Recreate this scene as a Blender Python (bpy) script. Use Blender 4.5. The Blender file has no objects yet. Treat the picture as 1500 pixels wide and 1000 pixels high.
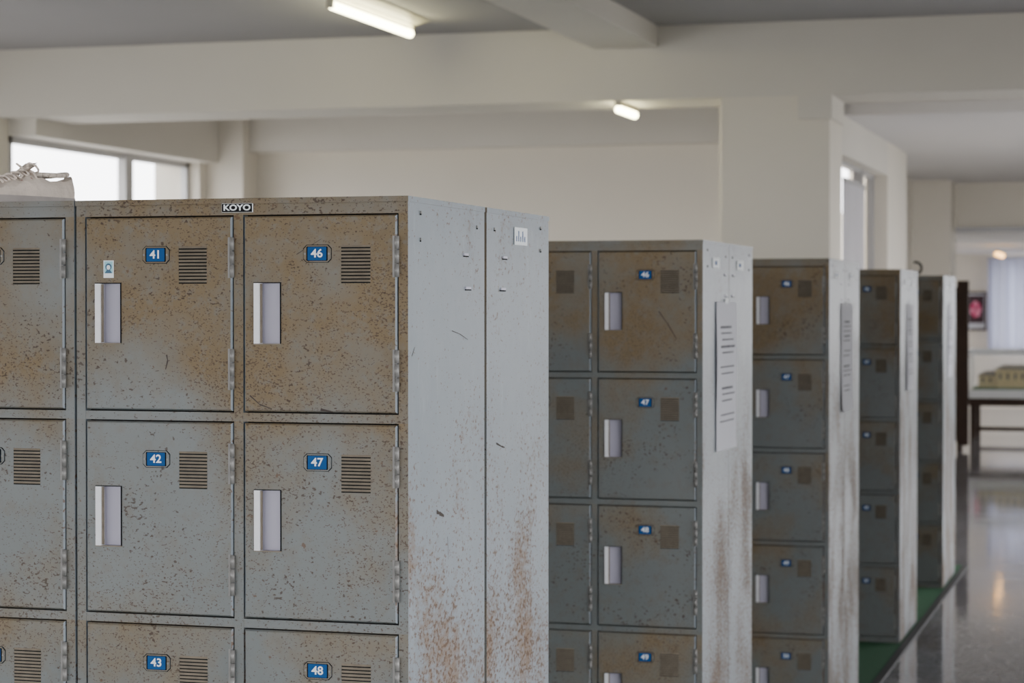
import bpy, math, random
from mathutils import Vector, Matrix
random.seed(7)
scene = bpy.context.scene
COL = scene.collection

# ------------------------------------------------------------------ materials
def new_mat(name):
    m = bpy.data.materials.new(name); m.use_nodes = True
    nt = m.node_tree
    b = nt.nodes['Principled BSDF']
    return m, nt, b
def simple(name, col, rough=0.5, metal=0.0, emit=None, estr=0.0, noise=0.0, nscale=8.0, bump=0.0, bscale=60.0, spec=0.5):
    m, nt, b = new_mat(name)
    b.inputs['Base Color'].default_value = (*col, 1)
    b.inputs['Roughness'].default_value = rough
    b.inputs['Metallic'].default_value = metal
    b.inputs['Specular IOR Level'].default_value = spec
    if emit:
        b.inputs['Emission Color'].default_value = (*emit, 1)
        b.inputs['Emission Strength'].default_value = estr
    if noise > 0 or bump > 0:
        tc = nt.nodes.new('ShaderNodeTexCoord')
    if noise > 0:
        n = nt.nodes.new('ShaderNodeTexNoise'); n.inputs['Scale'].default_value = nscale
        n.inputs['Detail'].default_value = 5
        nt.links.new(tc.outputs['Object'], n.inputs['Vector'])
        mx = nt.nodes.new('ShaderNodeMix'); mx.data_type = 'RGBA'
        mx.inputs['A'].default_value = (*[c*(1-noise) for c in col], 1)
        mx.inputs['B'].default_value = (*[min(1, c*(1+noise)) for c in col], 1)
        nt.links.new(n.outputs['Fac'], mx.inputs['Factor'])
        nt.links.new(mx.outputs['Result'], b.inputs['Base Color'])
    if bump > 0:
        n2 = nt.nodes.new('ShaderNodeTexNoise'); n2.inputs['Scale'].default_value = bscale
        nt.links.new(tc.outputs['Object'], n2.inputs['Vector'])
        bp = nt.nodes.new('ShaderNodeBump'); bp.inputs['Strength'].default_value = bump
        bp.inputs['Distance'].default_value = 0.003
        nt.links.new(n2.outputs['Fac'], bp.inputs['Height'])
        nt.links.new(bp.outputs['Normal'], b.inputs['Normal'])
    return m

def math_node(nt, op, a, b=None, clamp=False):
    n = nt.nodes.new('ShaderNodeMath'); n.operation = op; n.use_clamp = clamp
    for i, v in enumerate((a, b)):
        if v is None: continue
        if isinstance(v, (int, float)): n.inputs[i].default_value = v
        else: nt.links.new(v, n.inputs[i])
    return n.outputs[0]
def ramp(nt, val, a, b):
    n = nt.nodes.new('ShaderNodeMapRange'); n.clamp = True
    n.inputs['From Min'].default_value = a; n.inputs['From Max'].default_value = b
    nt.links.new(val, n.inputs['Value'])
    return n.outputs['Result']
def noise_tex(nt, vec, scale, detail=4, rough=0.5):
    n = nt.nodes.new('ShaderNodeTexNoise'); n.inputs['Scale'].default_value = scale
    n.inputs['Detail'].default_value = detail; n.inputs['Roughness'].default_value = rough
    nt.links.new(vec, n.inputs['Vector']); return n.outputs['Fac']
def mapping(nt, vec, sc):
    n = nt.nodes.new('ShaderNodeMapping'); n.inputs['Scale'].default_value = sc
    nt.links.new(vec, n.inputs['Vector']); return n.outputs['Vector']
def mixc(nt, fac, A, B):
    n = nt.nodes.new('ShaderNodeMix'); n.data_type = 'RGBA'
    if isinstance(fac, (int, float)): n.inputs['Factor'].default_value = fac
    else: nt.links.new(fac, n.inputs['Factor'])
    for k, v in (('A', A), ('B', B)):
        if isinstance(v, tuple): n.inputs[k].default_value = (*v, 1)
        else: nt.links.new(v, n.inputs[k])
    return n.outputs['Result']

def locker_paint():
    m, nt, b = new_mat('rusty_locker_paint')
    tc = nt.nodes.new('ShaderNodeTexCoord'); oi = nt.nodes.new('ShaderNodeObjectInfo')
    geo_n = nt.nodes.new('ShaderNodeSeparateXYZ'); nt.links.new(tc.outputs['Normal'], geo_n.inputs[0])
    pos = nt.nodes.new('ShaderNodeSeparateXYZ'); nt.links.new(tc.outputs['Object'], pos.inputs[0])
    off = nt.nodes.new('ShaderNodeVectorMath'); off.operation = 'ADD'
    nt.links.new(tc.outputs['Object'], off.inputs[0])
    nt.links.new(oi.outputs['Location'], off.inputs[1])
    V = off.outputs[0]
    M = lambda op, a, b=None: math_node(nt, op, a, b)
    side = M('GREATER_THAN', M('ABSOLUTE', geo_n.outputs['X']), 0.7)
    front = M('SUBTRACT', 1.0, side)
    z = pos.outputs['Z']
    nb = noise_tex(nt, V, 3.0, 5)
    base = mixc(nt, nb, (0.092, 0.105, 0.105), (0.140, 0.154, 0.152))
    sidec_lit = mixc(nt, nb, (0.125, 0.152, 0.175), (0.178, 0.210, 0.236))  # end panels: bluer paint, their stronger side light put into the colour
    base = mixc(nt, side, base, sidec_lit)
    # each door: film of rust dust, denser near the door's top edge and on the top row
    ph = M('FRACT', M('DIVIDE', M('SUBTRACT', 1.762, z), 0.35))
    dtop = ramp(nt, ph, 0.75, 0.0)
    hf = ramp(nt, z, 1.38, 1.50)
    n1 = noise_tex(nt, V, 4.2, 6, 0.55)
    thr = M('ADD', n1, M('ADD', M('MULTIPLY', hf, 0.18), M('MULTIPLY', dtop, 0.11)))
    st = ramp(nt, thr, 0.52, 0.79)
    fine = noise_tex(nt, V, 55.0, 6, 0.75)
    st = M('MULTIPLY', st, ramp(nt, fine, 0.10, 0.50))
    st = M('MULTIPLY', M('MULTIPLY', st, front), 0.95)
    base = mixc(nt, st, base, (0.150, 0.107, 0.054))
    # fine mottled grime
    n5 = noise_tex(nt, V, 32.0, 7, 0.7)
    base = mixc(nt, M('MULTIPLY', M('MULTIPLY', ramp(nt, n5, 0.50, 0.76), front), 0.42), base, (0.115, 0.085, 0.050))
    # specks of several sizes, clustered
    sv = mapping(nt, V, (1.0, 1.0, 1.4))
    n3 = noise_tex(nt, V, 7.5, 4, 0.6)
    n2 = noise_tex(nt, sv, 130.0, 2, 0.5)
    sp = ramp(nt, M('ADD', n2, M('MULTIPLY', n3, 0.55)), 0.955, 1.0)
    sp = M('MULTIPLY', M('MULTIPLY', sp, front), 0.85)
    base = mixc(nt, sp, base, (0.034, 0.018, 0.009))
    n2b = noise_tex(nt, sv, 260.0, 2, 0.5)
    sp2 = ramp(nt, M('ADD', n2b, M('MULTIPLY', n1, 0.40)), 0.820, 0.87)
    sp2 = M('MULTIPLY', M('MULTIPLY', sp2, front), 0.8)
    base = mixc(nt, sp2, base, (0.050, 0.028, 0.015))
    n2c = noise_tex(nt, V, 48.0, 3, 0.6)
    sp3 = M('MULTIPLY', M('MULTIPLY', ramp(nt, n2c, 0.70, 0.74), front), 0.8)
    base = mixc(nt, sp3, base, (0.085, 0.045, 0.020))
    # rust on the end panels, rising from below
    lowf = ramp(nt, z, 1.50, 0.95)
    n4 = noise_tex(nt, mapping(nt, V, (1, 2.0, 1.3)), 2.4, 5, 0.55)
    n6 = noise_tex(nt, mapping(nt, V, (1, 0.6, 1)), 75.0, 5, 0.75)
    r = M('ADD', M('MULTIPLY', n4, 0.55), M('MULTIPLY', n6, 0.50))
    r = M('ADD', r, M('MULTIPLY', lowf, 0.125))
    rr = ramp(nt, r, 0.600, 0.73)
    rr = M('MULTIPLY', M('MULTIPLY', rr, side), 0.72)
    base = mixc(nt, rr, base, (0.190, 0.112, 0.052))
    n8 = noise_tex(nt, mapping(nt, V, (1, 0.6, 1)), 150.0, 2, 0.55)
    r2 = ramp(nt, M('ADD', n8, M('ADD', M('MULTIPLY', lowf, 0.10), M('MULTIPLY', n4, 0.20))), 0.750, 0.80)
    r2 = M('MULTIPLY', M('MULTIPLY', r2, side), 0.85)
    base = mixc(nt, r2, base, (0.085, 0.045, 0.024))
    n7 = noise_tex(nt, mapping(nt, V, (1, 4.0, 1.0)), 4.5, 6, 0.7)
    sc = M('MULTIPLY', M('MULTIPLY', ramp(nt, n7, 0.58, 0.72), side), 0.35)
    base = mixc(nt, sc, base, (0.29, 0.33, 0.36))
    nt.links.new(base, b.inputs['Base Color'])
    rough = M('ADD', 0.34, M('MULTIPLY', M('ADD', st, rr), 0.35))
    rough = M('ADD', rough, M('MULTIPLY', n5, 0.12))
    nt.links.new(rough, b.inputs['Roughness'])
    bp = nt.nodes.new('ShaderNodeBump'); bp.inputs['Strength'].default_value = 0.35
    bp.inputs['Distance'].default_value = 0.0015
    hh = M('ADD', M('MULTIPLY', sp, -1.0), M('MULTIPLY', noise_tex(nt, V, 7.0, 2), 2.0))
    nt.links.new(hh, bp.inputs['Height'])
    nt.links.new(bp.outputs['Normal'], b.inputs['Normal'])
    return m

def floor_mat():
    m, nt, b = new_mat('polished_vinyl_floor')
    tc = nt.nodes.new('ShaderNodeTexCoord'); V = tc.outputs['Object']
    n = noise_tex(nt, V, 2.5, 8, 0.7)
    n2 = noise_tex(nt, V, 30.0, 5, 0.7)
    c = mixc(nt, ramp(nt, n, 0.3, 0.7), (0.16, 0.16, 0.178), (0.28, 0.28, 0.30))
    c = mixc(nt, math_node(nt, 'MULTIPLY', ramp(nt, n2, 0.50, 0.66), 0.55), c, (0.46, 0.46, 0.48))
    br = nt.nodes.new('ShaderNodeTexBrick'); br.offset = 0.0
    br.inputs['Scale'].default_value = 1.0
    br.inputs['Brick Width'].default_value = 0.9; br.inputs['Row Height'].default_value = 0.9
    br.inputs['Mortar Size'].default_value = 0.004
    nt.links.new(V, br.inputs['Vector'])
    c = mixc(nt, math_node(nt, 'MULTIPLY', br.outputs['Fac'], 0.6), c, (0.07, 0.07, 0.08))
    nt.links.new(c, b.inputs['Base Color'])
    b.inputs['Specular IOR Level'].default_value = 0.8
    nt.links.new(math_node(nt, 'ADD', 0.01, math_node(nt, 'MULTIPLY', n, 0.11)), b.inputs['Roughness'])
    bp = nt.nodes.new('ShaderNodeBump'); bp.inputs['Strength'].default_value = 0.28; bp.inputs['Distance'].default_value = 0.003
    nt.links.new(noise_tex(nt, V, 3.5, 3), bp.inputs['Height'])
    nt.links.new(bp.outputs['Normal'], b.inputs['Normal'])
    return m

M_paint = locker_paint()
M_dark = simple('dark_gap_shadow', (0.006, 0.007, 0.008), 0.9, spec=0.1)  # near-black for gaps, also for shadows painted under panel bumps
M_lav = simple('handle_cup_plastic', (0.40, 0.39, 0.47), 0.45)
M_strip = simple('handle_strip', (0.66, 0.67, 0.70), 0.3, noise=0.08, nscale=90)
M_blue = simple('blue_number_plate', (0.004, 0.060, 0.20), 0.6, spec=0.15)
M_white = simple('white_print', (0.70, 0.74, 0.76), 0.5)
M_black = simple('black_plate', (0.006, 0.006, 0.007), 0.7, spec=0.1)
M_hinge = simple('hinge_steel', (0.18, 0.178, 0.17), 0.4, 0.2, noise=0.45, nscale=45)
M_rust = simple('rusty_louvre', (0.155, 0.130, 0.096), 0.6, noise=0.4, nscale=60)
M_wall = simple('plaster_wall', (0.80, 0.75, 0.66), 0.85, noise=0.04, nscale=1.5, bump=0.15, bscale=90)
M_beam = simple('plaster_beam', (0.73, 0.695, 0.63), 0.85, noise=0.05, nscale=1.2, bump=0.15, bscale=90)
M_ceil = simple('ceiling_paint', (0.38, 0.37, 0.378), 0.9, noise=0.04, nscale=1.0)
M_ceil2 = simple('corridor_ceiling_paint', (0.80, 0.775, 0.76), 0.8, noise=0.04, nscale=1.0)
M_floor = floor_mat()
M_alu = simple('window_aluminium', (0.50, 0.50, 0.51), 0.4, 0.3)
M_mat = simple('green_mat', (0.008, 0.085, 0.030), 0.85, noise=0.3, nscale=60, bump=0.5, bscale=200)
M_edge = simple('rubber_edge', (0.02, 0.022, 0.024), 0.6)
M_paper = simple('paper', (0.56, 0.57, 0.62), 0.8)
M_ink = simple('ink', (0.05, 0.05, 0.06), 0.8)
M_scr = simple('scratch_bare_metal', (0.035, 0.025, 0.020), 0.7)
M_tube = simple('fluorescent_tube', (1, 1, 0.95), 0.4, emit=(1.0, 0.93, 0.55), estr=26.0)
M_tubew = simple('warm_tube', (1, 0.8, 0.5), 0.4, emit=(1.0, 0.50, 0.12), estr=6.0)
M_fix = simple('lamp_housing', (0.50, 0.47, 0.38), 0.4)
M_shoe = simple('sneaker_canvas', (0.66, 0.58, 0.50), 0.85, noise=0.3, nscale=25, bump=0.9, bscale=60)
M_sole = simple('sneaker_sole', (0.36, 0.33, 0.31), 0.8, noise=0.2, nscale=30)
M_lace = simple('sneaker_lace', (0.74, 0.65, 0.57), 0.85)
M_red = simple('sneaker_trim', (0.36, 0.19, 0.15), 0.7)
M_wood = simple('dark_wood', (0.045, 0.025, 0.016), 0.6, noise=0.3, nscale=10, spec=0.3)
M_ground = simple('outdoor_ground', (0.30, 0.30, 0.28), 0.9, noise=0.2, nscale=0.5)

# ------------------------------------------------------------------ mesh builder
class MB:
    def __init__(s): s.v=[]; s.f=[]; s.m=[]; s.mats=[]; s.sm=[]
    def mi(s, mat):
        if mat not in s.mats: s.mats.append(mat)
        return s.mats.index(mat)
    def face(s, pts, mat, smooth=False):
        i=len(s.v); s.v+= [tuple(p) for p in pts]; s.f.append(list(range(i,i+len(pts)))); s.m.append(s.mi(mat)); s.sm.append(smooth)
    def box(s, x0,x1,y0,y1,z0,z1, mat):
        i=len(s.v)
        s.v += [(x0,y0,z0),(x1,y0,z0),(x1,y1,z0),(x0,y1,z0),(x0,y0,z1),(x1,y0,z1),(x1,y1,z1),(x0,y1,z1)]
        for f in ((0,3,2,1),(4,5,6,7),(0,1,5,4),(1,2,6,5),(2,3,7,6),(3,0,4,7)):
            s.f.append([i+k for k in f]); s.m.append(s.mi(mat)); s.sm.append(False)
    def prism(s, pts, y0, y1, mat):
        n=len(pts); i=len(s.v)
        s.v += [(p[0],y0,p[1]) for p in pts]+[(p[0],y1,p[1]) for p in pts]
        s.f.append([i+k for k in range(n)]); s.m.append(s.mi(mat)); s.sm.append(False)
        s.f.append([i+n+k for k in reversed(range(n))]); s.m.append(s.mi(mat)); s.sm.append(False)
        for k in range(n):
            k2=(k+1)%n
            s.f.append([i+k,i+n+k,i+n+k2,i+k2]); s.m.append(s.mi(mat)); s.sm.append(False)
    def cyl(s, p0, p1, r, mat, n=12, smooth=True, r1=None):
        p0=Vector(p0); p1=Vector(p1); d=(p1-p0).normalized()
        a=d.orthogonal().normalized(); b=d.cross(a); i=len(s.v); r1=r if r1 is None else r1
        for k in range(n):
            t=2*math.pi*k/n; o=a*math.cos(t)+b*math.sin(t)
            s.v.append(tuple(p0+o*r)); s.v.append(tuple(p1+o*r1))
        for k in range(n):
            k2=(k+1)%n
            s.f.append([i+2*k,i+2*k2,i+2*k2+1,i+2*k+1]); s.m.append(s.mi(mat)); s.sm.append(smooth)
        s.f.append([i+2*k for k in reversed(range(n))]); s.m.append(s.mi(mat)); s.sm.append(False)
        s.f.append([i+2*k+1 for k in range(n)]); s.m.append(s.mi(mat)); s.sm.append(False)
    def tube(s, pts, r, mat, n=8):
        for a,b in zip(pts[:-1],pts[1:]): s.cyl(a,b,r,mat,n)
    def add_mesh(s, me, mat, fn):
        i=len(s.v); s.v += [tuple(fn(v.co)) for v in me.vertices]
        for p in me.polygons:
            s.f.append([i+k for k in p.vertices]); s.m.append(s.mi(mat)); s.sm.append(False)
    def mesh(s, name):
        me=bpy.data.meshes.new(name); me.from_pydata(s.v,[],s.f)
        for mt in s.mats: me.materials.append(mt)
        me.polygons.foreach_set('material_index', s.m)
        me.polygons.foreach_set('use_smooth', s.sm)
        me.update(); return me
    def obj(s, name, loc=(0,0,0), parent=None):
        o=bpy.data.objects.new(name, s.mesh(name)); COL.objects.link(o); o.location=loc
        if parent: o.parent=parent
        return o
def box_obj(name, x0,x1,y0,y1,z0,z1, mat):
    cx,cy,cz=(x0+x1)/2,(y0+y1)/2,(z0+z1)/2
    b=MB(); b.box(x0-cx,x1-cx,y0-cy,y1-cy,z0-cz,z1-cz,mat); return b.obj(name,(cx,cy,cz))

_tc={}
def text_mesh(t, off=0.02):
    if t in _tc: return _tc[t]
    cu=bpy.data.curves.new('t','FONT'); cu.body=t; cu.size=1.0; cu.align_x='CENTER'; cu.align_y='CENTER'; cu.resolution_u=4
    cu.offset=off
    o=bpy.data.objects.new('t',cu); COL.objects.link(o); bpy.context.view_layer.update()
    me=bpy.data.meshes.new_from_object(o.evaluated_get(bpy.context.evaluated_depsgraph_get()))
    bpy.data.objects.remove(o); _tc[t]=me; return me

# ------------------------------------------------------------------ locker cabinet
W=0.608; H=1.79
ROW=[H-0.031-0.350*i for i in range(5)]    # door tops
DH=0.330; DOORX=[(0.019,0.293),(0.315,0.589)]
def cabinet_mesh(D):
    b=MB(); P=M_paint
    T=0.0012
    b.box(0,T,-0.0006,D,0.0,H-0.001,P); b.box(W-T,W,-0.0006,D,0.0,H-0.001,P)
    b.box(T,W-T,D-T,D,0,H-0.001,P)
    b.box(T,W-T,0.024,D-T,0.03,0.031,P)
    b.box(-0.0012,W+0.0012,-0.003,D+0.0008,H-0.0095,H,P)
    b.box(T,W-T,0.022,0.0235,0.0,H-0.010,M_dark)
    zt=H-0.0096
    b.box(T,DOORX[0][0]-0.0025,-0.0004,0.02,0,zt,P)
    b.box(DOORX[0][1]+0.0025,DOORX[1][0]-0.0025,-0.0004,0.02,0,zt,P)
    b.box(DOORX[1][1]+0.0025,W-T,-0.0004,0.02,0,zt,P)
    for (a,c) in ((DOORX[0][0]-0.0025,DOORX[0][1]+0.0025),(DOORX[1][0]-0.0025,DOORX[1][1]+0.0025)):
        b.box(a,c,0.0,0.02,ROW[0]+0.0025,zt,P)
        for i in range(5):
            zb=ROW[i]-DH-0.0025
            zn=ROW[i+1]+0.0025 if i<4 else 0.0
            b.box(a,c,0.0,0.02,zn,zb,P)
    for (dx0,dx1) in DOORX:
        for zt0 in ROW:
            z1=zt0; z0=zt0-DH; x0=dx0; x1=dx1
            yf=-0.0035; ch=0.0025
            hx0,hx1=x0+0.021,x0+0.066; hz1,hz0=z1-0.113,z1-0.215
            X=[x0+ch,hx0,hx1,x1-ch]; Z=[z0+ch,hz0,hz1,z1-ch]
            for i in range(3):
                for j in range(3):
                    if i==1 and j==1: continue
                    b.face([(X[i],yf,Z[j]),(X[i+1],yf,Z[j]),(X[i+1],yf,Z[j+1]),(X[i],yf,Z[j+1])],P)
            o=[(x0,0,z0),(x1,0,z0),(x1,0,z1),(x0,0,z1)]
            q=[(x0+ch,yf,z0+ch),(x1-ch,yf,z0+ch),(x1-ch,yf,z1-ch),(x0+ch,yf,z1-ch)]
            for k in range(4):
                k2=(k+1)%4
                b.face([o[k],o[k2],q[k2],q[k]],P)
                A=Vector(o[k]); B=Vector(o[k2]); t=Vector((0,0.018,0))
                b.face([A+t,B+t,B,A],P)
            r=[(hx0,hz0),(hx1,hz0),(hx1,hz1),(hx0,hz1)]
            for k in range(4):
                k2=(k+1)%4
                b.face([(r[k][0],yf,r[k][1]),(r[k2][0],yf,r[k2][1]),(r[k2][0],0.012,r[k2][1]),(r[k][0],0.012,r[k][1])],M_lav)
            b.face([(hx0,0.012,hz0),(hx1,0.008,hz0),(hx1,0.008,hz1),(hx0,0.012,hz1)],M_lav)
            b.box(hx0-0.001,hx0+0.009,yf-0.005,yf+0.010,hz0,hz1,M_strip)
            b.box(hx0+0.009,hx0+0.0115,yf-0.0015,yf+0.004,hz0+0.001,hz1-0.001,M_rust)
            b.box(hx0-0.003,hx1+0.002,yf-0.0012,yf+0.001,hz1,hz1+0.0015,M_dark)
            b.box(hx0-0.003,hx1+0.002,yf-0.0015,yf+0.001,hz0-0.002,hz0,M_rust)
            b.box(hx1,hx1+0.002,yf-0.0012,yf+0.001,hz0,hz1,M_dark)
            vx0,vx1=x0+0.176,x0+0.228; vz1=z1-0.050; n=11; pt=0.0058
            for k in range(n):
                zz=vz1-k*pt
                b.face([(vx0,yf-0.0002,zz-pt*0.95),(vx1,yf-0.0002,zz-pt*0.95),(vx1,yf-0.0002,zz-pt*0.58),(vx0,yf-0.0002,zz-pt*0.58)],M_dark)
                A=(vx0,yf,zz); B=(vx1,yf,zz); C=(vx1-0.001,yf-0.0020,zz-pt*0.58); Dd=(vx0+0.001,yf-0.0020,zz-pt*0.58)
                b.face([Dd,C,B,A],M_rust)
                b.face([(vx0,yf,zz-pt*0.58),A,Dd],M_rust); b.face([B,(vx1,yf,zz-pt*0.58),C],M_rust)
            cx=x0+0.1335; cz=z1-0.064
            def octo(w,h,c): return [(cx-w+c,cz-h),(cx+w-c,cz-h),(cx+w,cz-h+c),(cx+w,cz+h-c),(cx+w-c,cz+h),(cx-w+c,cz+h),(cx-w,cz+h-c),(cx-w,cz-h+c)]
            b.prism(octo(0.0255,0.0150,0.006),yf-0.0006,yf,M_dark)
            b.prism(octo(0.0245,0.0140,0.006),yf-0.0018,yf,P)
            b.prism(octo(0.0190,0.0120,0.001),yf-0.0021,yf-0.001,M_dark)
            b.prism(octo(0.0168,0.0112,0.001),yf-0.0026,yf-0.001,M_blue)
            for sx in (-0.0215,0.0215):
                b.cyl((cx+sx,yf-0.0035,cz),(cx+sx,yf,cz),0.0018,M_hinge,8)
            for (ha,hb) in ((0.035,0.104),(0.224,0.294)):
                hx=x1+0.0012; hy=yf-0.002; L=(hb-ha)/3
                for k in range(3):
                    b.cyl((hx,hy,z1-ha-L*k-0.0006),(hx,hy,z1-ha-L*(k+1)+0.0006),0.0042,M_hinge,10)
                b.box(x1-0.007,x1,yf-0.0008,yf,z1-hb,z1-ha,M_hinge)
    for sx,s in ((W,1),(0,-1)):
        for (yy,zz,a) in ((0.30,1.700,0.016),(0.31,1.640,0.019),(0.06,1.765,0.003),(0.06,1.72,0.002),(D-0.05,1.752,0.003)):
            xa,xb=(sx-0.0002,sx+0.0022*s)
            if xa>xb: xa,xb=xb,xa
            b.box(xa,xb,yy,yy+a*1.6,zz-0.0022,zz+0.0022,M_lav if a>0.01 else M_hinge)
            b.box(xa,xb-0.0008 if s>0 else xb,yy,yy+a*1.8,zz-0.0045,zz-0.0022,M_dark)  # dark strip below each bump paints its shadow
    return b.mesh('locker_cabinet')
_cm={}
def cabinet(x,y,D,rot=False,first=41,z=0.006,numbers=True):
    if D not in _cm: _cm[D]=cabinet_mesh(D)
    o=bpy.data.objects.new('locker_cabinet',_cm[D]); COL.objects.link(o)
    o.location=(x,y,z)
    if rot: o.rotation_euler=(0,0,math.pi)
    if numbers:
        b=MB()
        for c,(dx0,dx1) in enumerate(DOORX):
            for r,zt0 in enumerate(ROW):
                me=text_mesh(str(first+c*5+r)); cx=dx0+0.1335; cz=zt0-0.064; s=0.0195
                b.add_mesh(me,M_white,lambda v:(cx+v.x*s*1.08,-0.0035-0.0029,cz+v.y*s))
        b.obj('door_numbers',parent=o)
    return o

rows=[ # X0, Yfront, D, gap, units, first number
 (-1.198,3.452,0.428,0.014,5,41),
 (-1.199,5.900,0.375,0.004,5,41),
 (-1.192,8.230,0.420,0.006,5,41),
 (-1.198,10.62,0.380,0.006,5,41),
 (-1.198,12.78,0.380,0.006,1,41)]
ends=[]
for ri,(X0,Y0,D,gap,n,first) in enumerate(rows):
    for k in range(n):
        x=X0-W-k*(W+0.0045)
        c=cabinet(x,Y0,D,False,max(1,first-10*k))
        if k==0: ends.append([c])
        c2=cabinet(x+W,Y0+2*D+gap,D,True,max(1,first+10+10*k),numbers=True)
        if k==0: ends[-1].append(c2)

def world_child(o,parent):
    bpy.context.view_layer.update()
    o.parent=parent; o.matrix_parent_inverse=parent.matrix_world.inverted()
b=MB(); cx=0.303; cz=H-0.0165
b.box(cx-0.028,cx+0.028,-0.0042,0.0,cz-0.0075,cz+0.0075,M_white)
b.box(cx-0.0276,cx+0.0276,-0.0046,0.0,cz-0.0071,cz+0.0071,M_black)
t=text_mesh('KOYO',0.035); b.add_mesh(t,M_white,lambda v:(cx+v.x*0.0168*1.03,-0.0048,cz+v.y*0.0135))
b.obj('maker_plate',parent=ends[0][0])
b=MB(); sx,sz=0.019+0.044,ROW[0]-0.088
b.box(sx-0.0095,sx+0.0095,-0.0042,-0.0035,sz-0.015,sz+0.015,M_white)
M_cyan=simple('sticker_cyan',(0.25,0.50,0.58),0.5); M_navy=simple('sticker_navy',(0.02,0.09,0.16),0.5)
b.box(sx-0.008,sx+0.008,-0.0044,-0.0040,sz-0.007,sz+0.0135,M_cyan)
b.prism([(sx+0.006*math.cos(a),sz+0.004+0.006*math.sin(a)) for a in [i*math.pi/8 for i in range(16)]],-0.0046,-0.0042,M_navy)
b.prism([(sx+0.0035*math.cos(a),sz+0.003+0.004*math.sin(a)) for a in [i*math.pi/8 for i in range(16)]],-0.0048,-0.0044,M_white)
b.prism([(sx-0.007,sz-0.007),(sx+0.007,sz-0.007),(sx+0.003,sz-0.001),(sx-0.003,sz-0.001)],-0.0047,-0.0042,M_navy)
b.obj('portrait_sticker',parent=ends[0][0])
# scratches and dings on the first end panel and some doors
b=MB(); X0=rows[0][0]+0.0005
def ystroke(pts,w):
    for (ya,za),(yb,zb) in zip(pts[:-1],pts[1:]):
        dy,dz=yb-ya,zb-za; l=math.hypot(dy,dz); ny,nz=-dz/l*w,dy/l*w
        b.face([(X0,ya-ny,za-nz),(X0,yb-ny*0.5,zb-nz*0.5),(X0,yb+ny*0.5,zb+nz*0.5),(X0,ya+ny,za+nz)],M_scr)
ystroke([(3.685,1.570),(3.73,1.564),(3.777,1.5535)],0.0008)
ystroke([(3.60,1.259),(3.615,1.255),(3.64,1.248)],0.004)
ystroke([(3.955,1.356),(3.99,1.348),(4.01,1.345)],0.002)
ystroke([(3.47,1.53),(3.485,1.545)],0.0010)
ystroke([(3.66,1.21),(3.665,1.17)],0.0008)
world_child(b.obj('panel_scratches'),ends[0][0])
def xscratch(ri,pts,w):
    bb=MB(); yy=rows[ri][1]-0.0040
    for (xa,za),(xb,zb) in zip(pts[:-1],pts[1:]):
        dx,dz=xb-xa,zb-za; l=math.hypot(dx,dz); nx,nz=-dz/l*w,dx/l*w
        bb.face([(xa-nx,yy,za-nz),(xb-nx*0.5,yy,zb-nz*0.5),(xb+nx*0.5,yy,zb+nz*0.5),(xa+nx,yy,za+nz)],M_scr)
    world_child(bb.obj('door_scratches'),ends[ri][0])
xscratch(1,[(-1.320,1.600),(-1.295,1.565),(-1.271,1.525)],0.0015)
xscratch(0,[(-1.480,1.462),(-1.462,1.447),(-1.440,1.440)],0.0012)
xscratch(0,[(-1.634,1.530),(-1.632,1.520),(-1.636,1.505)],0.0014)
xscratch(0,[(-1.352,1.440),(-1.330,1.436)],0.0022)
xscratch(0,[(-1.395,1.700),(-1.350,1.726)],0.0006)

def panel_label(ri,y0,y1,z0,z1,unit=0,blue=False):
    X0=rows[ri][0]; b=MB()
    b.box(X0+0.0014,X0+0.002,y0,y1,z0,z1,M_white)
    if blue:
        n=5
        for k in range(n):
            ya=y0+(y1-y0)*(0.12+0.16*k); b.box(X0+0.002,X0+0.0023,ya,ya+(y1-y0)*0.06,z0+(z1-z0)*0.2,z0+(z1-z0)*(0.5+0.3*(k%2)),M_blue)
    else:
        b.box(X0+0.002,X0+0.0023,y0+(y1-y0)*0.3,y0+(y1-y0)*0.6,z0+(z1-z0)*0.3,z0+(z1-z0)*0.7,M_blue)
    o=b.obj('panel_label'); world_child(o,ends[ri][unit])
panel_label(0,4.072,4.160,1.732,1.766,1,True)
for ri in (1,2,3,4):
    Y0,D=rows[ri][1],rows[ri][2]
    panel_label(ri,Y0+0.13,Y0+0.23,1.722,1.75,0)
    panel_label(ri,Y0+D+0.12,Y0+D+0.22,1.722,1.75,1)
def notice(ri,y0,y1,z0,z1):
    X0=rows[ri][0]; b=MB(); n=10
    rnd=random.Random(ri)
    def px(t): return X0+0.0035+0.006*abs(math.sin(t*2.4+ri))**2*(t)
    for k in range(n):
        t0,t1=k/n,(k+1)/n; a=z1-(z1-z0)*t0; c=z1-(z1-z0)*t1
        b.face([(px(t0),y0,a),(px(t1),y0+0.004*t1,c),(px(t1),y1,c),(px(t0),y1,a)],M_paper,True)
        b.face([(px(t0)-0.001,y1,a),(px(t1)-0.001,y1,c),(px(t1)-0.001,y0,c),(px(t0)-0.001,y0,a)],M_paper,True)
    zz=z1-0.07
    i=0
    while zz>z0+0.07:
        if i in (5,8,12): zz-=0.022; i+=1; continue
        t=(z1-zz)/(z1-z0); yy=y0+0.05+rnd.random()*0.03; ye=y1-0.035-rnd.random()*0.06
        th=0.006 if i in (0,3,9) else 0.003
        while yy<ye:
            l=0.006+rnd.random()*0.014
            b.box(px(t)+0.0003,px(t)+0.0007,yy,min(ye,yy+l),zz-th,zz+0.001,M_ink); yy+=l+0.007
        zz-=0.0185; i+=1
    b.box(px(0)+0.0002,px(0)+0.001,(y0+y1)/2-0.02,(y0+y1)/2+0.02,z1-0.006,z1+0.008,M_white)
    b.obj('paper_notice')
notice(1,6.075,6.375,1.205,1.628)
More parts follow.
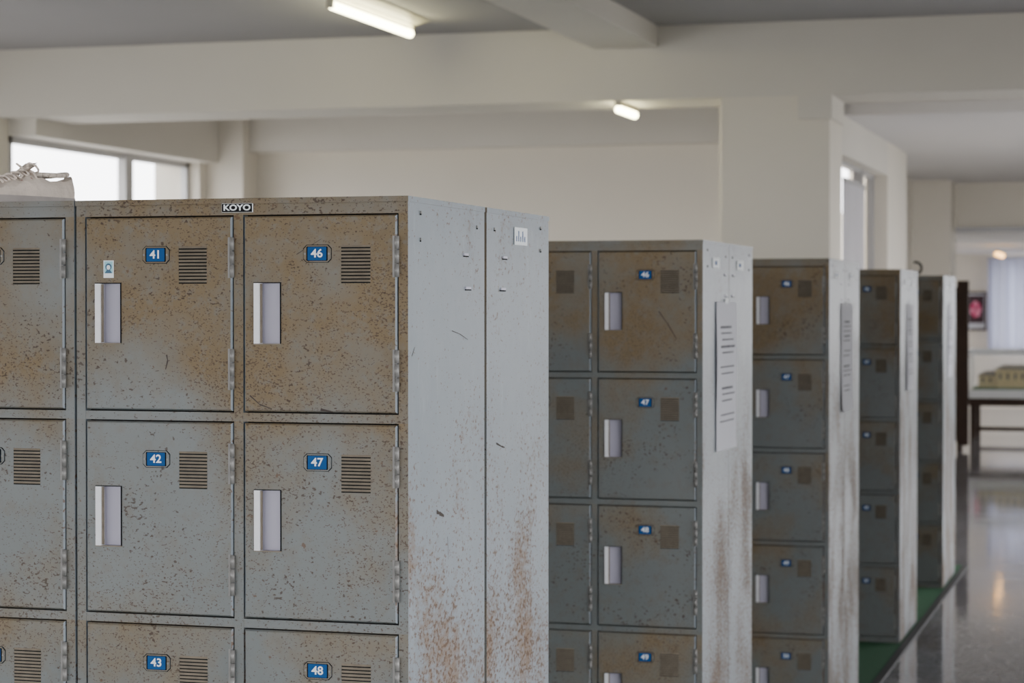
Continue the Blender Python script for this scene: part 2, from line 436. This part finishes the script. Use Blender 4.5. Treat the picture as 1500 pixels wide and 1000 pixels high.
notice(2,8.53,8.85,1.205,1.628)
notice(3,10.86,11.16,1.205,1.628)
notice(4,13.02,13.32,1.205,1.628)

# ------------------------------------------------------------------ room shell
HC=3.36
box_obj('floor',-8.9,2.6,-4.2,38,-0.12,0,M_floor)
box_obj('ground_outside',-70,60,-60,100,-0.6,-0.35,M_ground)
b=MB(); b.box(-4.5,-1.185,2.2,13.95,0.0,0.005,M_mat)
b.box(-1.185,-1.150,2.2,13.95,0.0,0.007,M_edge)
b.obj('green_floor_mat')
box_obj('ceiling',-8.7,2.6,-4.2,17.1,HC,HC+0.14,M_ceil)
b=MB(); b.box(-2.1,2.6,14.0,17.7,2.83,2.95,M_ceil2); b.box(-2.45,2.6,17.7,22.3,2.83,2.95,M_ceil2); b.obj('corridor_ceiling')
box_obj('far_room_ceiling',-3.4,2.6,22.3,36.2,2.48,2.56,M_ceil2)
box_obj('beam_cross',-8.7,2.6,13.40,14.0,2.905,HC,M_beam)
box_obj('beam_shallow',-3.42,-3.01,-4.0,13.40,3.23,HC,M_beam)
box_obj('beam_window',-7.9,-7.39,14.0,16.57,2.79,HC,M_beam)
box_obj('beam_window',-8.7,-8.19,-4.0,13.40,2.79,HC,M_beam)
box_obj('beam_rear_bay',-7.17,-2.61,16.70,16.86,2.885,HC,M_beam)
b=MB(); b.box(-2.61,-1.94,13.40,13.92,0,2.905,M_wall); b.box(-2.13,-1.925,13.36,13.92,2.76,2.904,M_beam); b.obj('column')
box_obj('column',-7.5,-7.17,16.57,16.86,0,HC,M_wall)
box_obj('column',-8.7,-7.6,13.38,13.54,0,2.905,M_wall)
box_obj('beam_end',-7.9,-7.39,13.54,14.0,2.79,2.905,M_beam)
box_obj('wall_back',-7.9,-2.61,16.86,17.1,0,HC,M_wall)
box_obj('wall_bay_right',-2.72,-2.61,13.92,16.86,0,HC,M_wall)
b=MB()
b.box(-8.7,-8.3,-4.2,13.38,0,0.9,M_wall)
for y in (-4.2,0.0,4.2,8.4): b.box(-8.7,-8.3,y,y+0.6,0.9,2.79,M_wall)
b.box(-8.7,-8.3,12.9,13.38,0.9,2.79,M_wall)
b.obj('wall_left')
b=MB()
b.box(-7.9,-7.5,13.54,16.86,0,0.9,M_wall)
b.box(-7.9,-7.5,16.45,16.86,0.9,2.79,M_wall)
b.obj('wall_left_bay')
def window_yz(name,X,y0,y1,z0,z1,mull,t=0.05,w=0.06):
    b=MB()
    b.box(X-t/2,X+t/2,y0,y1,z1-w,z1,M_alu); b.box(X-t/2,X+t/2,y0,y1,z0,z0+w,M_alu)
    b.box(X-t/2,X+t/2,y0,y0+w,z0,z1,M_alu); b.box(X-t/2,X+t/2,y1-w,y1,z0,z1,M_alu)
    for m,mw in mull: b.box(X-t/2-0.01,X+t/2+0.01,m-mw/2,m+mw/2,z0,z1,M_alu)
    return b.obj(name)
window_yz('window_1',-7.62,13.54,16.45,0.9,2.79,[(15.36,0.13)],w=0.045)
for i,(a,c) in enumerate(((-3.6,0.0),(0.6,4.2),(4.8,8.4),(9.0,12.9))):
    window_yz('window_%d'%(i+2),-8.42,a,c,0.9,2.79,[((a+c)/2,0.1)])
box_obj('beam_corridor_window',-2.10,-1.94,13.92,16.35,2.585,2.83,M_beam)
box_obj('pier',-2.10,-1.94,16.35,17.6,0,2.83,M_wall)
b=MB(); b.box(-2.40,-1.94,21.4,21.95,0,2.83,M_wall); b.obj('column')
box_obj('wall_corridor_sill',-2.10,-2.0,13.92,16.35,0,0.9,M_wall)
window_yz('window_6',-2.06,13.93,16.33,0.9,2.585,[(15.62,0.07)],w=0.025)
b=MB(); b.box(-2.40,-2.30,17.6,21.4,0,2.83,M_wall); b.box(-2.30,-2.10,17.6,17.7,0,2.83,M_wall); b.obj('wall_corridor_left')
box_obj('wall_far_lintel',-1.94,2.4,21.95,22.25,2.40,2.83,M_wall)
box_obj('wall_far_side',-3.4,-2.40,22.0,22.25,0,2.56,M_wall)
box_obj('trim_1',-1.94,2.4,21.90,21.95,2.35,2.40,M_alu)
box_obj('wall_far_left',-3.5,-3.4,22.0,36.2,0,2.56,M_wall)
b=MB()
b.box(-3.4,-2.55,36.0,36.2,0,2.48,M_wall); b.box(-2.55,2.4,36.0,36.2,2.35,2.48,M_wall); b.box(-2.55,2.4,36.0,36.2,0,1.0,M_wall)
b.obj('wall_far')
b=MB()
b.box(2.4,2.6,-4.2,36.2,2.55,HC,M_wall)
for y in (-4.2,0.2,4.0): b.box(2.4,2.6,y,y+0.4,0,2.55,M_wall)
b.box(2.4,2.6,5.4,13.0,0,2.55,M_wall)  # unseen wall, its openings placed to shape light on lockers and far room
b.box(2.4,2.6,17.6,26.0,0,2.55,M_wall)
b.box(2.4,2.6,26.0,36.2,0,0.9,M_wall)
for y in (30.8,35.8): b.box(2.4,2.6,y,y+0.4,0.9,2.55,M_wall)
b.obj('wall_right_unseen')
b=MB()
b.box(-8.7,2.6,-4.4,-4.2,2.5,HC,M_wall); b.box(-8.7,2.6,-4.4,-4.2,0,0.9,M_wall)
for x in (-8.7,-4.6,-1.3,2.0): b.box(x,x+0.6,-4.4,-4.2,0.9,2.5,M_wall)
b.obj('wall_rear')

# ------------------------------------------------------------------ curtains
def curtain(name,p0,p1,z0,z1,mat,folds=10,amp=0.04):
    b=MB(); n=folds*8; p0=Vector(p0); p1=Vector(p1); d=(p1-p0); nn=Vector((-d.y,d.x)).normalized()
    pts=[]
    for i in range(n+1):
        t=i/n; p=p0+d*t+nn*amp*math.sin(t*folds*2*math.pi)*(0.7+0.3*math.sin(i*1.7)); pts.append(p)
    for i in range(n):
        b.face([(pts[i].x,pts[i].y,z0),(pts[i+1].x,pts[i+1].y,z0),(pts[i+1].x,pts[i+1].y,z1),(pts[i].x,pts[i].y,z1)],mat,True)
    b.box(min(p0.x,p1.x)-0.01,max(p0.x,p1.x)+0.01,min(p0.y,p1.y)-0.01,max(p0.y,p1.y)+0.01,z1,z1+0.03,M_alu)
    return b.obj(name)
def cloth(name,dc,tcol,fac):
    m,nt,bs=new_mat(name); bs.inputs['Base Color'].default_value=(*dc,1); bs.inputs['Roughness'].default_value=0.9
    tr=nt.nodes.new('ShaderNodeBsdfTranslucent'); tr.inputs[0].default_value=(*tcol,1)
    mx=nt.nodes.new('ShaderNodeMixShader'); mx.inputs[0].default_value=fac
    nt.links.new(bs.outputs[0],mx.inputs[1]); nt.links.new(tr.outputs[0],mx.inputs[2]); nt.links.new(mx.outputs[0],nt.nodes['Material Output'].inputs[0])
    return m
M_curt=cloth('curtain_cloth',(0.58,0.58,0.68),(0.48,0.52,0.68),0.30)
M_curt2=cloth('sheer_curtain_cloth',(0.75,0.75,0.80),(0.75,0.75,0.84),0.50)
curtain('curtain',(-1.985,14.35),(-1.985,15.35),0.95,2.43,M_curt2,7,0.018)
curtain('curtain',(-2.66,35.80),(0.6,35.80),0.93,2.40,M_curt,11,0.15)

# ------------------------------------------------------------------ lamps
def lamp(name,x,y0,y1,z,mat=M_tube,r=0.02,flare=True):
    b=MB()
    if flare:
        b.box(x-0.03,x+0.03,y0,y1,z+0.045,z+0.08,M_fix)
        b.face([(x-0.03,y0,z+0.05),(x-0.03,y1,z+0.05),(x-0.13,y1,z+0.075),(x-0.13,y0,z+0.075)],M_fix)
        b.face([(x+0.03,y1,z+0.05),(x+0.03,y0,z+0.05),(x+0.13,y0,z+0.075),(x+0.13,y1,z+0.075)],M_fix)
        for y in (y0,y1-0.02): b.box(x-0.02,x+0.02,y,y+0.02,z-0.02,z+0.05,M_fix)
    else:
        b.box(x-0.02,x+0.02,y0,y1,z+r*0.8,z+0.05,M_fix)
    b.cyl((x,y0+0.02,z),(x,y1-0.02,z),r,mat,14)
    return b.obj(name)
lamp('ceiling_fluorescent_lamp',-4.395,11.35,12.72,3.278,r=0.024)
lamp('ceiling_fluorescent_lamp',-3.27,13.42,13.90,2.854,r=0.023,flare=False)
lamp('ceiling_fluorescent_lamp',-2.17,30.8,31.9,2.35,M_tubew,0.035,flare=False)

# ------------------------------------------------------------------ sneakers
def sneaker(name,loc,rotz,flip=1,s=(1,1,1)):
    b=MB(); L=0.27; n=22; m=16
    def width(t): return 0.036*(0.80+0.30*math.sin(math.pi*min(1,t*0.95+0.12))+0.16*t)*(1 if t<0.82 else math.sqrt(max(0.02,1-((t-0.82)/0.2)**2)))*(1 if t>0.08 else math.sqrt(max(0.05,1-((0.08-t)/0.1)**2)))
    def height(t):
        if t<0.42: return 0.078-0.01*math.sin(math.pi*t/0.42)
        k=(t-0.42)/0.58; return 0.078-0.040*k**0.8-0.006*k
    secs=[]
    for i in range(n+1):
        t=i/n; w=width(t); h=height(t)*(1 if t<0.9 else math.sqrt(max(0.05,1-((t-0.9)/0.12)**2))); c=0.006*math.sin(t*3)*flip
        ring=[]
        for k in range(m+1):
            a=math.pi*k/m; x=math.cos(a); z=math.sin(a)
            wr=0.005*math.sin(t*40+k*1.3)*(0.6 if t>0.4 else 0.4)
            ring.append((t*L, c+(w+wr*0.4)*math.copysign(abs(x)**0.7,x), 0.022+(h-0.022)*z**0.75+wr*z))
        secs.append(ring)
    for i in range(n):
        for k in range(m):
            t=i/n
            if t<0.40 and 5<=k<=10: continue
            b.face([secs[i][k],secs[i][k+1],secs[i+1][k+1],secs[i+1][k]],M_shoe,True)
    for r,mt in ((secs[0],M_shoe),(secs[n],M_shoe)):
        b.face(r,mt)
    for i in range(n):
        w0,w1=width(i/n)*0.9,width((i+1)/n)*0.9
        b.face([(i/n*L,-w0,0.026),((i+1)/n*L,-w1,0.026),((i+1)/n*L,w1,0.026),(i/n*L,w0,0.026)],M_sole)
    out=[]
    for i in range(n+1): out.append((i/n*L,-width(i/n)*1.07+0.006*math.sin(i/n*3)*flip))
    for i in range(n,-1,-1): out.append((i/n*L,width(i/n)*1.07+0.006*math.sin(i/n*3)*flip))
    N=len(out)
    b.face([(p[0],p[1],0.024) for p in out],M_sole); b.face([(p[0],p[1],0) for p in reversed(out)],M_sole)
    for k in range(N):
        k2=(k+1)%N
        b.face([(out[k][0],out[k][1],0),(out[k2][0],out[k2][1],0),(out[k2][0],out[k2][1],0.024),(out[k][0],out[k][1],0.024)],M_sole)
    col=[]
    for k in range(20):
        a=2*math.pi*k/20; col.append((0.058+0.050*math.cos(a),0.027*math.sin(a),0.076+0.006*math.cos(a)**2*(1 if math.cos(a)<0 else 0)))
    b.tube(col+[col[0]],0.006,M_shoe)
    tg=[(0.094,0.104),(0.118,0.086),(0.15,0.072),(0.17,0.062)]
    for (xa,za),(xb,zb) in zip(tg[:-1],tg[1:]):
        b.face([(xa,-0.018,za),(xb,-0.016,zb),(xb,0.016,zb),(xa,0.018,za)],M_shoe,True)
        b.face([(xa,0.018,za-0.004),(xb,0.016,zb-0.004),(xb,-0.016,zb-0.004),(xa,-0.018,za-0.004)],M_shoe,True)
    for k in range(5):
        xx=0.108+k*0.016; zz=0.082-k*0.0055
        b.tube([(xx,-0.024,zz-0.006),(xx+0.006,-0.008,zz+0.004),(xx+0.01,0.008,zz+0.004),(xx+0.014,0.024,zz-0.006)],0.0026,M_lace,6)
        b.tube([(xx,0.024,zz-0.006),(xx+0.006,0.008,zz+0.005),(xx+0.01,-0.008,zz+0.005),(xx+0.014,-0.024,zz-0.006)],0.0026,M_lace,6)
    for sg in (-1,1):
        lp=[]
        for k in range(11):
            a=k/10*math.pi*1.7; lp.append((0.105+0.012*math.sin(a*1.3),sg*(0.004+0.018*math.sin(a/1.7)),0.088+0.014*math.sin(a)*(1 if k<6 else 0.6)))
        b.tube(lp,0.0024,M_lace,6)
        b.tube([(0.108,sg*0.006,0.088),(0.115,sg*0.03,0.080),(0.11,sg*0.042,0.05),(0.12,sg*0.045,0.028)],0.0024,M_lace,6)
    for sg in (-1,1):
        b.tube([(0.10,sg*0.0405,0.03),(0.115,sg*0.037,0.055),(0.125,sg*0.031,0.066)],0.003,M_red,6)
        b.tube([(0.13,sg*0.042,0.03),(0.14,sg*0.037,0.05),(0.148,sg*0.031,0.060)],0.003,M_red,6)
    o=b.obj(name,loc); o.rotation_euler=(0,0,rotz); o.scale=s; return o
ZT=0.006+H
sneaker('sneaker',(-1.985,3.76,ZT),math.radians(250),1,(0.95,0.95,0.80))
sneaker('sneaker',(-2.105,3.79,ZT),math.radians(262),-1,(0.92,0.92,0.62))

b=MB()
b.cyl((-1.75,12.95,ZT+0.012),(-1.42,12.99,ZT+0.012),0.012,M_edge,10,r1=0.009)
pts=[(-1.42,12.99,ZT+0.012),(-1.38,12.995,ZT+0.014)]
for k in range(10):
    a=-math.pi/2+math.pi*1.1*k/9; pts.append((-1.38+0.035*math.cos(a),12.995,ZT+0.047+0.035*math.sin(a)))
b.tube(pts,0.007,M_black,8); b.obj('umbrella')

# ------------------------------------------------------------------ far room contents
tb=bpy.data.objects.new('display_table',None); COL.objects.link(tb); tb.location=(-1.6,27.9,0)
b=MB(); b.box(-0.72,1.2,-0.35,0.45,0.41,0.50,M_wood)
for x in (-0.66,0.2,1.08):
    for y in (-0.3,0.36): b.box(x,x+0.07,y,y+0.07,0,0.41,M_wood)
b.box(-0.66,1.14,-0.27,-0.24,0.10,0.15,M_wood)
b.obj('table_frame',parent=tb)
gl,nt,bs=new_mat('case_glass'); bs.inputs['Base Color'].default_value=(0.75,0.82,0.82,1); bs.inputs['Roughness'].default_value=0.05; bs.inputs['Alpha'].default_value=0.12
cs=bpy.data.objects.new('display_case',None); COL.objects.link(cs); cs.location=(-1.6,27.9,0.501)
M_cw=simple('case_white_paint',(0.85,0.88,0.90),0.4)
b=MB()
b.box(-0.70,1.15,-0.30,0.40,0,0.10,M_cw)
for x in (-0.70,0.22,1.12):
    for y in (-0.30,0.37): b.box(x,x+0.03,y,y+0.03,0.10,0.58,M_cw)
for y in (-0.31,0.37): b.box(-0.71,1.16,y,y+0.04,0.53,0.60,M_cw)
for x in (-0.71,1.12): b.box(x,x+0.04,-0.30,0.40,0.53,0.60,M_cw)
b.obj('case_frame',parent=cs)
b=MB(); b.box(-0.67,1.12,-0.295,-0.29,0.10,0.53,gl); b.box(-0.67,1.12,-0.27,0.37,0.575,0.58,gl); b.obj('case_glass',parent=cs)
M_hy=simple('model_house_walls',(0.75,0.60,0.26),0.8); M_roof=simple('model_house_roof',(0.20,0.16,0.10),0.8); M_grn=simple('model_lawn',(0.08,0.15,0.05),0.9,noise=0.3,nscale=30)
b=MB(); b.box(-0.64,1.08,-0.25,0.34,0.0,0.03,M_grn)
def mhouse(x0,x1,y0,y1,h):
    b.box(x0,x1,y0,y1,0.03,0.03+h,M_hy)
    z=0.03+h; o=0.025; r=0.06
    A=[(x0-o,y0-o,z),(x1+o,y0-o,z),(x1+o,y1+o,z),(x0-o,y1+o,z)]; my=(y0+y1)/2
    R=[(x0+0.08,my,z+r),(x1-0.08,my,z+r)]
    b.face([A[0],A[1],R[1],R[0]],M_roof); b.face([A[2],A[3],R[0],R[1]],M_roof); b.face([A[1],A[2],R[1]],M_roof); b.face([A[3],A[0],R[0]],M_roof); b.face([A[3],A[2],A[1],A[0]],M_roof)
    k=x0+0.04
    while k<x1-0.05:
        b.box(k,k+0.03,y0-0.004,y0,0.03+h*0.45,0.03+h*0.8,M_dark); k+=0.09
mhouse(-0.58,-0.20,-0.05,0.2,0.14); mhouse(-0.36,0.08,-0.18,0.10,0.22); mhouse(0.2,0.8,-0.05,0.2,0.17)
b.obj('model_house',(-1.6,27.9,0.602))

b=MB(); M_pk=simple('flower_red',(0.55,0.03,0.13),0.6); M_pb=simple('picture_backing',(0.05,0.02,0.03),0.6)
M_pk2=simple('flower_pink',(0.75,0.25,0.38),0.6)
X,Z=-2.86,1.56
b.box(X-0.17,X+0.17,35.95,36.0,Z-0.31,Z+0.31,M_wood); b.box(X-0.145,X+0.145,35.945,35.95,Z-0.28,Z+0.28,M_paper); b.box(X-0.13,X+0.13,35.94,35.946,Z-0.19,Z+0.25,M_pb)
for k in range(7):
    a=k*2*math.pi/7; cx,cz=X+0.05*math.cos(a),Z+0.03+0.075*math.sin(a)
    b.prism([(cx+0.045*math.cos(i*math.pi/6),cz+0.06*math.sin(i*math.pi/6)) for i in range(12)],35.935-0.0005*k,35.941,M_pk if k%2 else M_pk2)
b.obj('framed_flower_picture')
b2=MB(); b2.box(-2.23,-2.10,25.4,25.46,0.05,1.92,M_wood); b2.box(-2.40,-2.23,25.42,25.45,0.1,1.85,M_wood); b2.box(-2.22,-2.17,25.3,25.56,0,0.05,M_wood); b2.box(-2.40,-2.36,25.3,25.56,0,0.10,M_wood)
b2.obj('wooden_screen')

# ------------------------------------------------------------------ light
w=bpy.data.worlds.new('World'); scene.world=w; w.use_nodes=True
bg=w.node_tree.nodes['Background']; bg.inputs[0].default_value=(0.97,0.97,1.0,1); bg.inputs[1].default_value=8.3
def portal(loc,rot,sx,sy):
    l=bpy.data.lights.new('portal','AREA'); l.shape='RECTANGLE'; l.size=sx; l.size_y=sy; l.cycles.is_portal=True
    o=bpy.data.objects.new('window_portal',l); COL.objects.link(o); o.location=loc; o.rotation_euler=rot
portal((2.7,16,1.3),(0,math.radians(90),0),2.6,41)
portal((-8.8,5,1.85),(0,math.radians(-90),0),2.0,24)
portal((-3,-4.5,1.7),(math.radians(90),0,0),12,1.7)

cam=bpy.data.cameras.new('Camera'); co=bpy.data.objects.new('Camera',cam); COL.objects.link(co); scene.camera=co
cam.sensor_width=36; cam.lens=77.42; cam.clip_end=300; cam.clip_start=0.05
co.location=(0,0,1.61); co.rotation_euler=(math.radians(90-0.87),0,math.radians(16.44))
cam.dof.use_dof=True; cam.dof.focus_distance=3.75; cam.dof.aperture_fstop=7.5
